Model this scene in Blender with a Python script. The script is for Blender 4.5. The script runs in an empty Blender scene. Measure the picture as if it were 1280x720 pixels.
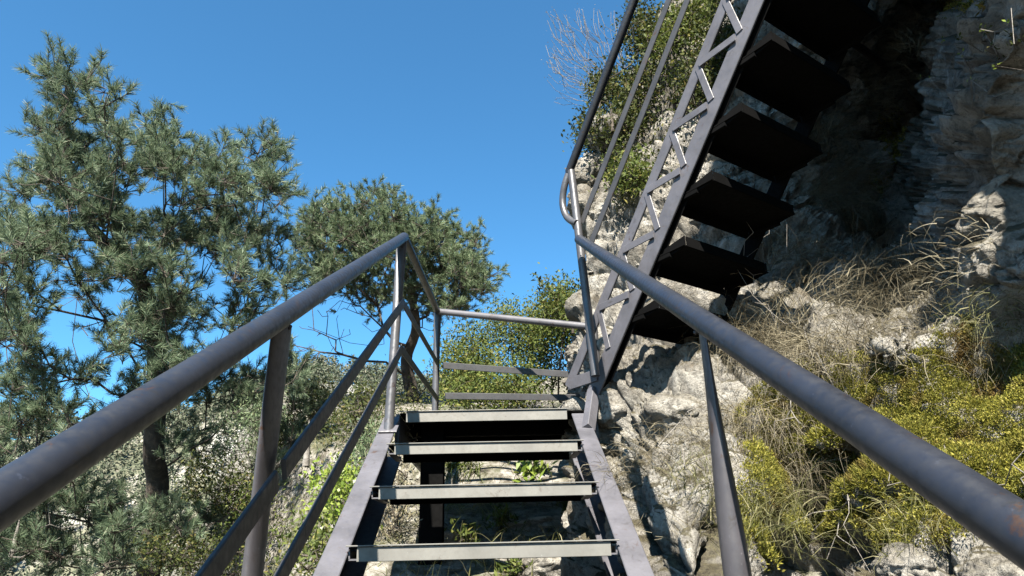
import bpy, math, random
import numpy as np
from mathutils import Matrix, Vector

random.seed(4)
rng = np.random.default_rng(7)
scene = bpy.context.scene
COL = scene.collection
A = np.array

# ------------------------------------------------------------------ camera frame
F, CX, CY = 850.0, 640.0, 360.0


def cam_axes(pitch, roll, yaw):
    p, r, y = np.radians([pitch, roll, yaw])
    f = A([0, math.cos(p), math.sin(p)])
    u = A([0, -math.sin(p), math.cos(p)])
    x = A([1.0, 0, 0])
    x2 = x * math.cos(r) + u * math.sin(r)
    u2 = -x * math.sin(r) + u * math.cos(r)
    Rz = A([[math.cos(y), -math.sin(y), 0], [math.sin(y), math.cos(y), 0], [0, 0, 1]])
    return np.stack([Rz @ x2, Rz @ u2, Rz @ f])


CR = cam_axes(21.4022, -1.3626, -1.797)


def at(px, py, depth):
    """world point at a distance (along the optical axis) for a spot of the survey photo"""
    return (A([(px - CX) / F, (CY - py) / F, 1.0]) * depth) @ CR


cam = bpy.data.cameras.new("camera")
cam.sensor_width = 36
cam.lens = F / 1280 * 36
cam.clip_start = 0.02
cam.clip_end = 5000
camo = bpy.data.objects.new("camera", cam)
COL.objects.link(camo)
M = Matrix.Identity(4)
for i in range(3):
    M[i][0], M[i][1], M[i][2] = CR[0][i], CR[1][i], -CR[2][i]
camo.matrix_world = M
scene.camera = camo

# ------------------------------------------------------------------ light
EL, DEV = math.radians(49), math.radians(9)        # sun behind the camera, slightly left
S = A([-math.sin(DEV) * math.cos(EL), -math.cos(DEV) * math.cos(EL), math.sin(EL)])
sun = bpy.data.lights.new("sun", "SUN")
sun.energy = 5.0
sun.angle = math.radians(0.5)
sun.color = (1.0, 0.93, 0.80)
suno = bpy.data.objects.new("sun", sun)
suno.rotation_euler = Vector(S).to_track_quat("Z", "Y").to_euler()
COL.objects.link(suno)
W = bpy.data.worlds.new("World")
scene.world = W
W.use_nodes = True
nt = W.node_tree
bg = nt.nodes["Background"]
sky = nt.nodes.new("ShaderNodeTexSky")
sky.sky_type = "NISHITA"
sky.sun_disc = False
sky.sun_elevation = EL
sky.sun_rotation = math.atan2(S[0], S[1])
sky.altitude = 600
sky.air_density = 1.0
sky.dust_density = 1.0
sky.ozone_density = 2.5
tint = nt.nodes.new("ShaderNodeMix")
tint.data_type, tint.blend_type = "RGBA", "MULTIPLY"
tint.inputs[0].default_value = 1.0
tint.inputs[7].default_value = (.48, .98, 1.14, 1)
nt.links.new(sky.outputs[0], tint.inputs[6])
nt.links.new(tint.outputs[2], bg.inputs[0])
bg.inputs[1].default_value = 0.05
scene.view_settings.view_transform = "Standard"
scene.view_settings.look = "None"
scene.view_settings.gamma = 1
scene.view_settings.exposure = 2.2
scene.cycles.max_bounces = 6
scene.cycles.diffuse_bounces = 1
scene.cycles.transparent_max_bounces = 4


# ------------------------------------------------------------------ numpy noise
def _hash(ix, iy, iz):
    h = (ix * 374761393 + iy * 668265263 + iz * 2147483647 * 3 + 1013904223) & 0xFFFFFFFF
    h = ((h ^ (h >> 13)) * 1274126177) & 0xFFFFFFFF
    return ((h ^ (h >> 16)) & 0xFFFF) / 65535.0


def vnoise(P):
    P = np.asarray(P, float)
    I = np.floor(P).astype(np.int64)
    f = P - I
    f = f * f * f * (f * (f * 6 - 15) + 10)
    out = 0
    for dx in (0, 1):
        for dy in (0, 1):
            for dz in (0, 1):
                w = (f[..., 0] if dx else 1 - f[..., 0]) * (f[..., 1] if dy else 1 - f[..., 1]) * (f[..., 2] if dz else 1 - f[..., 2])
                out = out + w * _hash(I[..., 0] + dx, I[..., 1] + dy, I[..., 2] + dz)
    return out * 2 - 1


def fbm(P, octv=5, lac=2.1, gain=0.5):
    P = np.asarray(P, float)
    s, a, n = 0, 1.0, 0
    for _ in range(octv):
        s = s + a * vnoise(P)
        n += a
        P = P * lac + 17.3
        a *= gain
    return s / n


def worley(P):
    """(F1, F2-F1, id) cell noise"""
    P = np.asarray(P, float)
    I = np.floor(P).astype(np.int64)
    d1 = np.full(P.shape[:-1], 9.0)
    d2 = d1.copy()
    idv = d1 * 0
    for dx in (-1, 0, 1):
        for dy in (-1, 0, 1):
            for dz in (-1, 0, 1):
                cx, cy, cz = I[..., 0] + dx, I[..., 1] + dy, I[..., 2] + dz
                q = np.stack([cx + _hash(cx, cy, cz), cy + _hash(cx + 57, cy, cz + 5), cz + _hash(cx, cy + 91, cz + 11)], -1)
                d = np.sqrt(((q - P) ** 2).sum(-1))
                near = d < d1
                d2 = np.where(near, d1, np.minimum(d2, d))
                idv = np.where(near, _hash(cx + 3, cy + 7, cz + 13), idv)
                d1 = np.where(near, d, d1)
    return d1, d2 - d1, idv


def unit(v):
    v = np.asarray(v, float)
    return v / np.maximum(np.linalg.norm(v, axis=-1, keepdims=True), 1e-9)


# ------------------------------------------------------------------ mesh helpers
def link(name, me, mat=None, parent=None):
    o = bpy.data.objects.new(name, me)
    COL.objects.link(o)
    if mat:
        me.materials.append(mat)
    if parent:
        o.parent = parent
    return o


def mesh_np(name, V, Fc, mat=None, parent=None, smooth=False):
    V = np.ascontiguousarray(np.asarray(V, np.float32).reshape(-1, 3))
    Fc = np.ascontiguousarray(np.asarray(Fc, np.int32))
    k = Fc.shape[1]
    me = bpy.data.meshes.new(name)
    me.vertices.add(len(V))
    me.vertices.foreach_set("co", V.ravel())
    me.loops.add(Fc.size)
    me.loops.foreach_set("vertex_index", Fc.ravel())
    me.polygons.add(len(Fc))
    me.polygons.foreach_set("loop_start", np.arange(0, Fc.size, k, dtype=np.int32))
    me.polygons.foreach_set("loop_total", np.full(len(Fc), k, np.int32))
    if smooth:
        me.polygons.foreach_set("use_smooth", np.ones(len(Fc), bool))
    me.update(calc_edges=True)
    me.validate()
    return link(name, me, mat, parent)


def thing(name, label, cat, loc=(0, 0, 0), group=None):
    o = bpy.data.objects.new(name, None)
    o.empty_display_size = 0.1
    COL.objects.link(o)
    o.location = loc
    return tag(o, label, cat, group)


def tag(o, label, cat, group=None, kind=None):
    o["label"] = label
    o["category"] = cat
    if group:
        o["group"] = group
    if kind:
        o["kind"] = kind
    return o


class MB:
    """collects prisms, tubes and plates (world coordinates) into one mesh"""

    def __init__(s):
        s.v, s.f = [], []

    def add(s, V, Fc):
        o = sum(len(a) for a in s.v)
        s.v.append(np.asarray(V, float))
        s.f += [tuple(int(i) + o for i in f) for f in Fc]
        return s

    def bar(s, p0, p1, w, h, up=(0, 0, 1), dw=0, dh=0, bev=0.0025):
        """chamfered bar p0-p1; w across, h along up; dw/dh shift the section"""
        p0, p1 = A(p0, float), A(p1, float)
        d = unit(p1 - p0)
        up = A(up, float)
        up = unit(up - d * (up @ d))
        sd = np.cross(d, up)
        b = min(bev, w * .3, h * .3)
        sec = [(-w / 2 + b, -h / 2), (w / 2 - b, -h / 2), (w / 2, -h / 2 + b), (w / 2, h / 2 - b), (w / 2 - b, h / 2), (-w / 2 + b, h / 2), (-w / 2, h / 2 - b), (-w / 2, -h / 2 + b)]
        V = [p + sd * (a + dw) + up * (c + dh) for p in (p0, p1) for a, c in sec]
        Fc = [(i, (i + 1) % 8, 8 + (i + 1) % 8, 8 + i) for i in range(8)] + [tuple(range(7, -1, -1)), tuple(range(8, 16))]
        return s.add(V, Fc)

    def tube(s, path, r, n=20, cap=True):
        path = A(path, float)
        m = len(path)
        rr = np.broadcast_to(np.asarray(r, float), (m,))
        T = unit(np.gradient(path, axis=0))
        ref = A([0, 0, 1.0]) if abs(T[0][2]) < .9 else A([1.0, 0, 0])
        V = []
        x = unit(np.cross(T[0], ref))
        for i in range(m):
            x = unit(x - T[i] * (x @ T[i]))
            y = np.cross(T[i], x)
            for k in range(n):
                a = 2 * math.pi * k / n
                V.append(path[i] + (x * math.cos(a) + y * math.sin(a)) * rr[i])
        Fc = [(i * n + k, i * n + (k + 1) % n, (i + 1) * n + (k + 1) % n, (i + 1) * n + k) for i in range(m - 1) for k in range(n)]
        if cap:
            Fc += [tuple(range(n - 1, -1, -1)), tuple(range((m - 1) * n, m * n))]
        return s.add(V, Fc)

    def flat_post(s, p0, p1, r, normal, start=.45, wide=1.55, thin=.22, n=24):
        """tube pressed flat towards its upper end"""
        p0, p1 = A(p0, float), A(p1, float)
        d = unit(p1 - p0)
        nn = A(normal, float)
        nn = unit(nn - d * (nn @ d))
        w = np.cross(d, nn)
        V, m = [], 22
        for i in range(m):
            t = i / (m - 1)
            k = min(1, max(0, (t - start) / (1 - start)))
            k = k * k * (3 - 2 * k)
            for j in range(n):
                a = 2 * math.pi * j / n
                V.append(p0 + (p1 - p0) * t + w * math.cos(a) * r * (1 + (wide - 1) * k) + nn * math.sin(a) * r * (1 + (thin - 1) * k))
        Fc = [(i * n + k, i * n + (k + 1) % n, (i + 1) * n + (k + 1) % n, (i + 1) * n + k) for i in range(m - 1) for k in range(n)]
        Fc += [tuple(range(n - 1, -1, -1)), tuple(range((m - 1) * n, m * n))]
        return s.add(V, Fc)

    def build(s, name, mat, parent=None, smooth=True):
        V = np.concatenate(s.v)
        if parent is not None:
            r = parent
            off = A(r.location)
            while r.parent:
                r = r.parent
                off = off + A(r.location)
            V = V - off
        me = bpy.data.meshes.new(name)
        me.from_pydata([tuple(v) for v in V], [], s.f)
        if smooth:
            me.shade_smooth()
            me.set_sharp_from_angle(angle=math.radians(35))
        me.validate()
        return link(name, me, mat, parent)


def frusta(p0, p1, r0, r1, n=5):
    p0, p1 = A(p0, float), A(p1, float)
    r0, r1 = A(r0, float), A(r1, float)
    d = unit(p1 - p0)
    ref = np.where(np.abs(d[:, 2:3]) > .9, A([[1.0, 0, 0]]), A([[0, 0, 1.0]]))
    x = unit(np.cross(d, ref))
    y = np.cross(d, x)
    a = np.arange(n) * 2 * np.pi / n
    ring = x[:, None] * np.cos(a)[None, :, None] + y[:, None] * np.sin(a)[None, :, None]
    V = np.concatenate([p0[:, None] + ring * r0[:, None, None], p1[:, None] + ring * r1[:, None, None]], 1)
    k = np.arange(n)
    q = np.stack([k, (k + 1) % n, (k + 1) % n + n, k + n], 1)
    Fc = (np.arange(len(p0))[:, None, None] * 2 * n + q[None]).reshape(-1, 4)
    return V.reshape(-1, 3), Fc


def join_np(parts):
    V, Fc, o = [], [], 0
    for v, f in parts:
        v = np.asarray(v).reshape(-1, 3)
        V.append(v)
        Fc.append(np.asarray(f) + o)
        o += len(v)
    return np.concatenate(V), np.concatenate(Fc)


def rand_dir(n):
    return unit(rng.normal(size=(n, 3)))


# ------------------------------------------------------------------ materials
def new_mat(name):
    m = bpy.data.materials.new(name)
    m.use_nodes = True
    t = m.node_tree
    b = t.nodes["Principled BSDF"]
    return m, t, b


def N(t, typ, **kw):
    n = t.nodes.new(typ)
    for k, v in kw.items():
        setattr(n, k, v)
    return n


def noise_node(t, scale, detail=6, rough=.6, vec=None, dist=0):
    n = N(t, "ShaderNodeTexNoise")
    n.inputs["Scale"].default_value = scale
    n.inputs["Detail"].default_value = detail
    n.inputs["Roughness"].default_value = rough
    n.inputs["Distortion"].default_value = dist
    if vec is not None:
        t.links.new(vec, n.inputs["Vector"])
    return n.outputs["Fac"]


def ramp(t, fac, stops):
    r = N(t, "ShaderNodeValToRGB")
    el = r.color_ramp.elements
    while len(el) < len(stops):
        el.new(.5)
    for e, (p, c) in zip(el, stops):
        e.position = p
        e.color = (*c, 1) if len(c) == 3 else c
    t.links.new(fac, r.inputs[0])
    return r.outputs[0]


def mix(t, fac, a, b, mode="MIX"):
    m = N(t, "ShaderNodeMix", data_type="RGBA", blend_type=mode)
    for sock, v in ((0, fac), (6, a), (7, b)):
        if isinstance(v, (int, float)):
            m.inputs[sock].default_value = v
        elif isinstance(v, tuple):
            m.inputs[sock].default_value = (*v, 1)
        else:
            t.links.new(v, m.inputs[sock])
    return m.outputs[2]


def bump(t, b, h, strength, dist, prev=None):
    n = N(t, "ShaderNodeBump")
    n.inputs["Strength"].default_value = strength
    n.inputs["Distance"].default_value = dist
    t.links.new(h, n.inputs["Height"])
    if prev is not None:
        t.links.new(prev, n.inputs["Normal"])
    t.links.new(n.outputs[0], b.inputs["Normal"])
    return n.outputs[0]


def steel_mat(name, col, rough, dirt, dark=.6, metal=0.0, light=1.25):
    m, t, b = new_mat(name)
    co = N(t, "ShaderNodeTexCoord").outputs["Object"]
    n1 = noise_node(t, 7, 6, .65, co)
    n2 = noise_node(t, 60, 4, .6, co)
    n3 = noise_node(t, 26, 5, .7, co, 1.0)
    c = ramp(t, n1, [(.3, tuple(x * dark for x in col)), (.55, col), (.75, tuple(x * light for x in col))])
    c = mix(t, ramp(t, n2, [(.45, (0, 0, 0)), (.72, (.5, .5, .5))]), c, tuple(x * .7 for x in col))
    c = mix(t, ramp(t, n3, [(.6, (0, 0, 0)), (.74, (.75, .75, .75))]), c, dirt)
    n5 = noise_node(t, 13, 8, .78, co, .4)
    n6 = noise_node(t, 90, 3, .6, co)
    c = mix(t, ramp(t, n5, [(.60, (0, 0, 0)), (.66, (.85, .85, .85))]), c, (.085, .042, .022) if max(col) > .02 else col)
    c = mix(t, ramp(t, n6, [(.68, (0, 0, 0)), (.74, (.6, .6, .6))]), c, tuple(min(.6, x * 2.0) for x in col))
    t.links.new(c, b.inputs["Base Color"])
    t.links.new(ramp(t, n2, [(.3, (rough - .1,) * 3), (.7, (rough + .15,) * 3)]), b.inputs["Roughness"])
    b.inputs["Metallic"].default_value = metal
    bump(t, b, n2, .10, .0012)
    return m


M_rail = steel_mat("rail_paint", (.038, .044, .064), .40, (.03, .028, .028))
M_steel = steel_mat("stringer_paint", (.165, .162, .19), .5, (.055, .048, .045))
M_bar = steel_mat("bar_paint", (.070, .070, .078), .5, (.045, .04, .036))
M_post = steel_mat("post_paint", (.095, .09, .104), .38, (.05, .04, .034))
M_nose = steel_mat("galvanised_tread", (.315, .308, .288), .55, (.15, .14, .12), .75)
M_shade = steel_mat("shade_black_steel", (.012, .012, .013), .8, (.01, .009, .008))  # steel coloured near black so undersides and far parts look shaded
M_shade.node_tree.nodes["Principled BSDF"].inputs["Specular IOR Level"].default_value = .05
M_galv = steel_mat("galvanised_tube", (.20, .20, .22), .35, (.1, .095, .09), .7, .4)


def leaf_mat(name, stops, rough=.5, trans=.25, spec=.3, patch=None):
    m, t, b = new_mat(name)
    g = N(t, "ShaderNodeNewGeometry")
    c = ramp(t, g.outputs["Random Per Island"], stops)
    co = N(t, "ShaderNodeTexCoord").outputs["Object"]
    n = noise_node(t, 2.2, 3, .5, co)
    c = mix(t, ramp(t, n, [(.35, (0, 0, 0)), (.7, (.55, .55, .55))]), c, tuple(x * .62 for x in stops[0][1]))
    if patch:
        c = mix(t, ramp(t, noise_node(t, 4.5, 5, .65, co, .6), [(.52, (0, 0, 0)), (.66, (.85, .85, .85))]), c, patch)
    t.links.new(c, b.inputs["Base Color"])
    b.inputs["Roughness"].default_value = rough
    b.inputs["Specular IOR Level"].default_value = spec
    if trans:
        tr = N(t, "ShaderNodeBsdfTranslucent")
        t.links.new(c, tr.inputs[0])
        mx = N(t, "ShaderNodeMixShader")
        mx.inputs[0].default_value = trans
        t.links.new(b.outputs[0], mx.inputs[1])
        t.links.new(tr.outputs[0], mx.inputs[2])
        t.links.new(mx.outputs[0], t.nodes["Material Output"].inputs[0])
    return m


M_needle = leaf_mat("pine_needles", [(0, (.09, .14, .078)), (.5, (.185, .26, .152)), (.85, (.29, .37, .24)), (1, (.40, .42, .26))], .5, .35, .22)
M_needle2 = leaf_mat("pine_needles_yellower", [(0, (.09, .14, .072)), (.5, (.19, .265, .14)), (.85, (.29, .37, .21)), (1, (.38, .39, .23))], .5, .35, .22)
M_leaf = leaf_mat("shrub_leaves", [(0, (.05, .075, .018)), (.5, (.11, .145, .032)), (.85, (.18, .21, .05)), (1, (.28, .24, .08))], .6, .3, .15)
M_leafd = leaf_mat("dark_shrub_leaves", [(0, (.03, .045, .014)), (.5, (.07, .09, .022)), (.85, (.13, .15, .04)), (1, (.22, .17, .06))], .6, .25, .15)
M_fresh = leaf_mat("fresh_leaves", [(0, (.13, .20, .03)), (.5, (.24, .33, .05)), (1, (.38, .44, .10))], .4, .35)
M_moss = leaf_mat("moss_fronds", [(0, (.075, .082, .016)), (.45, (.18, .18, .028)), (.8, (.34, .31, .048)), (1, (.45, .39, .11))], .7, .3, .2, (.13, .075, .03))
M_straw = leaf_mat("dry_grass", [(0, (.16, .13, .08)), (.5, (.30, .26, .17)), (1, (.48, .43, .31))], .6, .2)
M_grass = leaf_mat("half_green_grass", [(0, (.09, .10, .03)), (.4, (.20, .20, .07)), (1, (.42, .38, .22))], .6, .25)
M_far = leaf_mat("far_foliage", [(0, (.06, .08, .05)), (.6, (.12, .14, .085)), (1, (.24, .22, .17))], .8, 0)


def bark_mat(name, a, b_, c_):
    m, t, b = new_mat(name)
    co = N(t, "ShaderNodeTexCoord").outputs["Object"]
    n1 = noise_node(t, 9, 6, .7, co, .6)
    t.links.new(ramp(t, n1, [(.3, a), (.52, b_), (.72, c_)]), b.inputs["Base Color"])
    b.inputs["Roughness"].default_value = .9
    bump(t, b, noise_node(t, 40, 4, .7, co), .6, .02)
    return m


M_bark = bark_mat("pine_bark", (.035, .026, .02), (.10, .078, .062), (.26, .21, .17))
M_barkl = bark_mat("pale_twig_bark", (.16, .14, .12), (.33, .30, .27), (.50, .47, .44))


def rock_mat(name, moss_amt=1.0):
    m, t, b = new_mat(name)
    co = N(t, "ShaderNodeTexCoord").outputs["Object"]
    n1 = noise_node(t, 1.6, 8, .65, co, .4)
    n2 = noise_node(t, 9, 8, .7, co, .3)
    n3 = noise_node(t, 45, 6, .7, co)
    n4 = noise_node(t, 3.1, 6, .7, co, 1.2)
    c = ramp(t, n1, [(.3, (.20, .185, .165)), (.45, (.42, .39, .34)), (.56, (.62, .59, .54)), (.7, (.44, .40, .34))])
    c = mix(t, ramp(t, n2, [(.40, (.6, .6, .6)), (.52, (0, 0, 0))]), c, (.14, .128, .115))
    c = mix(t, ramp(t, n3, [(.36, (.6, .6, .6)), (.47, (0, 0, 0))]), c, (.10, .092, .08))
    c = mix(t, ramp(t, n2, [(.58, (0, 0, 0)), (.68, (.8, .8, .8))]), c, (.66, .65, .63))
    c = mix(t, ramp(t, n4, [(.57, (0, 0, 0)), (.66, (.7, .7, .7))]), c, (.21, .175, .13))
    # moss and soil sit on ledges that face up
    g = N(t, "ShaderNodeNewGeometry")
    sx = N(t, "ShaderNodeSeparateXYZ")
    t.links.new(g.outputs["Normal"], sx.inputs[0])
    ad = N(t, "ShaderNodeMath", operation="MULTIPLY_ADD")
    t.links.new(n2, ad.inputs[0])
    ad.inputs[1].default_value = .9
    t.links.new(sx.outputs[2], ad.inputs[2])
    hf = N(t, "ShaderNodeMath", operation="MULTIPLY")
    t.links.new(ad.outputs[0], hf.inputs[0])
    hf.inputs[1].default_value = .5
    mm = ramp(t, hf.outputs[0], [(.50, (0, 0, 0)), (.60, (.85 * moss_amt,) * 3)])
    soil = ramp(t, n3, [(.3, (.035, .028, .018)), (.5, (.09, .075, .035)), (.7, (.15, .13, .055))])
    c = mix(t, mm, c, soil)
    t.links.new(c, b.inputs["Base Color"])
    b.inputs["Roughness"].default_value = .92
    b.inputs["Specular IOR Level"].default_value = .2
    vo = N(t, "ShaderNodeTexVoronoi", feature="DISTANCE_TO_EDGE")
    vo.inputs["Scale"].default_value = 7
    wv = N(t, "ShaderNodeVectorMath", operation="ADD")
    nv_ = N(t, "ShaderNodeTexNoise")
    nv_.inputs["Scale"].default_value = 4
    nv_.inputs["Detail"].default_value = 6
    t.links.new(co, nv_.inputs["Vector"])
    t.links.new(co, wv.inputs[0])
    t.links.new(nv_.outputs["Color"], wv.inputs[1])
    t.links.new(wv.outputs[0], vo.inputs["Vector"])
    crack = ramp(t, vo.outputs["Distance"], [(0, (0, 0, 0)), (.035, (1, 1, 1))])
    p = bump(t, b, n2, .9, .06)
    p = bump(t, b, crack, .7, .03, p)
    bump(t, b, n3, 1.0, .018, p)
    return m


M_rock = rock_mat("limestone")

# ------------------------------------------------------------------ terrain


def sstep(a, b, x):
    t = np.clip((x - a) / (b - a), 0, 1)
    return t * t * (3 - 2 * t)


def height(x, y):
    x, y = np.asarray(x, float), np.asarray(y, float)
    r = np.hypot(x, y)
    base = -.30 + .34 * (np.clip(y, -6, 4.2) - 2.6) + .30 * sstep(4.5, 5.1, y) + .31 * np.clip(y - 4.6, 0, 6) + .05 * np.clip(y - 10.2, 0, 30)
    edge = -.62 - .42 * np.clip(y - 4.0, 0, 20) + .25 * np.sin(y * 1.7)
    dl = np.clip(edge - x, 0, None)
    base = base - 2.6 * np.minimum(dl, 2.2) - .75 * np.clip(dl - 2.2, 0, 18)
    base = base + .25 * np.clip(x - .3, 0, 3) * (y > -50)
    P = np.stack([x, y, x * 0], -1)
    base = base + .10 * fbm(P * 1.1, 4) + .05 * fbm(P * 4.0, 3)
    # the far side of the valley
    az = np.degrees(np.arctan2(x, y))
    elev = np.interp(az, [-180, -90, -60, -42, -34, -24, -16, -8, 0, 10, 30, 90, 180], [2, 6, 9, 8.5, 8.0, 10, 13.4, 13.2, 11.5, 10, 8, 5, 2])
    elev = elev + 1.6 * fbm(np.stack([az / 6, az * 0, az * 0], -1), 4)
    rr = 95.0
    top = np.minimum(r, 140) * np.tan(np.radians(elev))
    hill = -16 + (top + 16) * sstep(38, rr, r) + 4.5 * fbm(P * .045, 5) * sstep(30, 60, r) * (1 - .75 * sstep(80, 95, r))
    k = sstep(14, 40, r)
    return base * (1 - k) + hill * k


def ground_at(x, y):
    return float(height(A([x]), A([y]))[0])


na, nr = 560, 250
rad = .25 * (900 / .25) ** (np.linspace(0, 1, nr))
ang = np.linspace(0, 2 * np.pi, na, endpoint=False)
gx = rad[:, None] * np.sin(ang)[None] + 0 * ang[None]
gy = rad[:, None] * np.cos(ang)[None]
gz = height(gx, gy)
V = np.stack([gx, gy, gz], -1).reshape(-1, 3)
i, j = np.meshgrid(np.arange(nr - 1), np.arange(na), indexing="ij")
j2 = (j + 1) % na
Fq = np.stack([i * na + j, (i + 1) * na + j, (i + 1) * na + j2, i * na + j2], -1).reshape(-1, 4)
m, t, b = new_mat("hillside_ground")
co = N(t, "ShaderNodeTexCoord").outputs["Object"]
n1 = noise_node(t, 2.3, 7, .65, co)
n2 = noise_node(t, 14, 7, .7, co)
nf = noise_node(t, .075, 9, .68, co, .8)
c = ramp(t, n2, [(.3, (.03, .025, .018)), (.44, (.12, .105, .08)), (.54, (.30, .28, .25)), (.7, (.48, .46, .43))])
c = mix(t, ramp(t, n1, [(.48, (0, 0, 0)), (.6, (.75, .75, .75))]), c, (.075, .085, .03))
farc = ramp(t, nf, [(.36, (.10, .115, .07)), (.47, (.19, .19, .13)), (.53, (.36, .345, .31)), (.62, (.50, .49, .46))])
sx = N(t, "ShaderNodeSeparateXYZ")
ln = N(t, "ShaderNodeVectorMath", operation="LENGTH")
t.links.new(co, ln.inputs[0])
mr = N(t, "ShaderNodeMapRange")
mr.inputs[1].default_value, mr.inputs[2].default_value = 18, 45
t.links.new(ln.outputs["Value"], mr.inputs[0])
c = mix(t, mr.outputs[0], c, farc)
t.links.new(c, b.inputs["Base Color"])
b.inputs["Roughness"].default_value = .95
bump(t, b, n2, .8, .04)
ground = mesh_np("ground", V, Fq, m, smooth=True)
ground["kind"] = "structure"

# ------------------------------------------------------------------ cliff
cols = A([720, 760, 820, 900, 980, 1050, 1120, 1180, 1280, 1420, 1600], float)
rows = A([-260, -100, 0, 100, 200, 300, 400, 470, 540, 620, 720, 860, 1000], float)
x0 = A([900, 880, 850, 800, 738, 724, 716, 712, 706, 700, 690, 660, 640], float)
Z = A([
    [8.6, 8.2, 7.4, 6.2, 5.0, 4.3, 3.2, 2.40, 1.95, 1.65, 1.45],
    [8.0, 7.5, 6.8, 5.8, 5.3, 5.4, 4.9, 2.55, 2.05, 1.72, 1.48],
    [7.2, 6.8, 6.2, 5.4, 5.4, 6.0, 6.2, 2.62, 2.12, 1.78, 1.5],
    [6.4, 6.1, 5.7, 5.1, 5.3, 6.0, 6.6, 2.70, 2.18, 1.82, 1.52],
    [5.6, 5.4, 5.1, 4.7, 4.9, 5.6, 6.2, 2.75, 2.22, 1.85, 1.55],
    [5.1, 4.9, 4.6, 4.3, 4.3, 4.5, 4.8, 2.75, 2.25, 1.85, 1.55],
    [4.5, 4.2, 3.8, 3.6, 3.4, 2.9, 2.55, 2.45, 2.2, 1.8, 1.5],
    [4.0, 3.55, 3.2, 3.05, 2.9, 2.6, 2.35, 2.25, 2.05, 1.7, 1.45],
    [3.7, 3.15, 2.75, 2.62, 2.55, 2.35, 2.2, 2.05, 1.9, 1.6, 1.4],
    [3.4, 2.85, 2.35, 2.2, 2.5, 2.5, 2.1, 1.9, 1.75, 1.5, 1.35],
    [3.0, 2.6, 2.1, 1.8, 2.35, 2.3, 1.88, 1.75, 1.6, 1.4, 1.25],
    [2.5, 2.15, 1.72, 1.45, 1.6, 1.65, 1.6, 1.55, 1.42, 1.25, 1.15],
    [2.0, 1.8, 1.45, 1.25, 1.3, 1.35, 1.35, 1.3, 1.2, 1.1, 1.0]])
Pc = np.zeros((len(rows), len(cols), 3))
for a in range(len(rows)):
    for c_ in range(len(cols)):
        px = x0[a] + (cols[c_] - 720) * (1600 - x0[a]) / 880
        Pc[a, c_] = at(px, rows[a], Z[a, c_])
# the rock goes on behind the corner at its left end, and back past the camera at its right
lead2 = Pc[:, :1] + A([2.2, 5.0, -.6])
lead1 = Pc[:, :1] + A([.45, 1.3, -.1])
tail1 = Pc[:, -1:] + A([.05, -1.1, -.2])
tail2 = Pc[:, -1:] + A([.5, -3.4, -.9])
Pc = np.concatenate([lead2, lead1, Pc, tail1, tail2], 1)
w = A([0, 0, 0, 0, .05, .45, .85, 1, 1, 1, 1, 1, 1, 1, 1])[:, None]  # weight of the unseen overhang, added for the shade it casts
up1 = Pc[0] + w * A([-.45, -1.7, .9]) + (1 - w) * A([.3, .9, .9])
up2 = Pc[0] + w * A([-.7, -2.6, 1.8]) + (1 - w) * A([1.0, 2.5, 1.8])
up3 = Pc[0] + w * A([1.2, -2.2, 4.6]) + (1 - w) * A([3.0, 6.0, 2.6])
up4 = Pc[0] + w * A([6, 4, 5.2]) + (1 - w) * A([8.0, 14.0, 3.0])
up2[8] = Pc[0][8] + A([-.5, -1.9, 1.9])
up2[9] = Pc[0][9] + A([-.2, -1.7, 2.0])
up1[9] = Pc[0][9] + A([-.1, -.7, 1.1])
up1[10:] = Pc[0][10:] + A([-.05, -.5, 1.1])
up2[10:] = Pc[0][10:] + A([-.25, -1.3, 2.3])
# unseen overhang added above the view, shaped to shade the niche and right wall
up1[5:8] = A([[1.75, 2.7, 6.3], [1.50, 1.7, 5.5], [1.55, 1.0, 4.95]])
up2[5:8] = A([[1.00, 1.0, 6.0], [.95, .1, 6.0], [1.15, -.5, 5.9]])
up3[5:8] = A([[2.2, 1.5, 8.4], [2.0, .2, 8.2], [2.2, -.6, 8.2]])
Pc = np.concatenate([up4[None], up3[None], up2[None], up1[None], Pc], 0)


def cr_interp(Pn, n, axis):
    """Catmull-Rom resample along an axis, n samples per span"""
    Pn = np.moveaxis(Pn, axis, 0)
    k = len(Pn)
    ext = np.concatenate([Pn[:1] * 2 - Pn[1:2], Pn, Pn[-1:] * 2 - Pn[-2:-1]])
    out = []
    for s_ in range(k - 1):
        p0, p1, p2, p3 = ext[s_:s_ + 4]
        nn = n[s_]
        for u in np.arange(nn) / nn:
            out.append(.5 * (2 * p1 + (p2 - p0) * u + (2 * p0 - 5 * p1 + 4 * p2 - p3) * u * u + (3 * p1 - p0 - 3 * p2 + p3) * u ** 3))
    out.append(Pn[-1])
    return np.moveaxis(A(out), 0, axis)


nrow = [8, 12, 18, 22] + [38, 38, 44, 50, 50, 50, 46, 46, 46, 46, 34, 16]
ncol = [20, 30] + [28, 44, 54, 54, 48, 48, 42, 48, 44, 30] + [16, 10]
CL = cr_interp(cr_interp(Pc, nrow, 0), ncol, 1)


def grid_normals(G):
    du = np.gradient(G, axis=0)
    dv = np.gradient(G, axis=1)
    n = unit(np.cross(du, dv))
    return n


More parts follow.
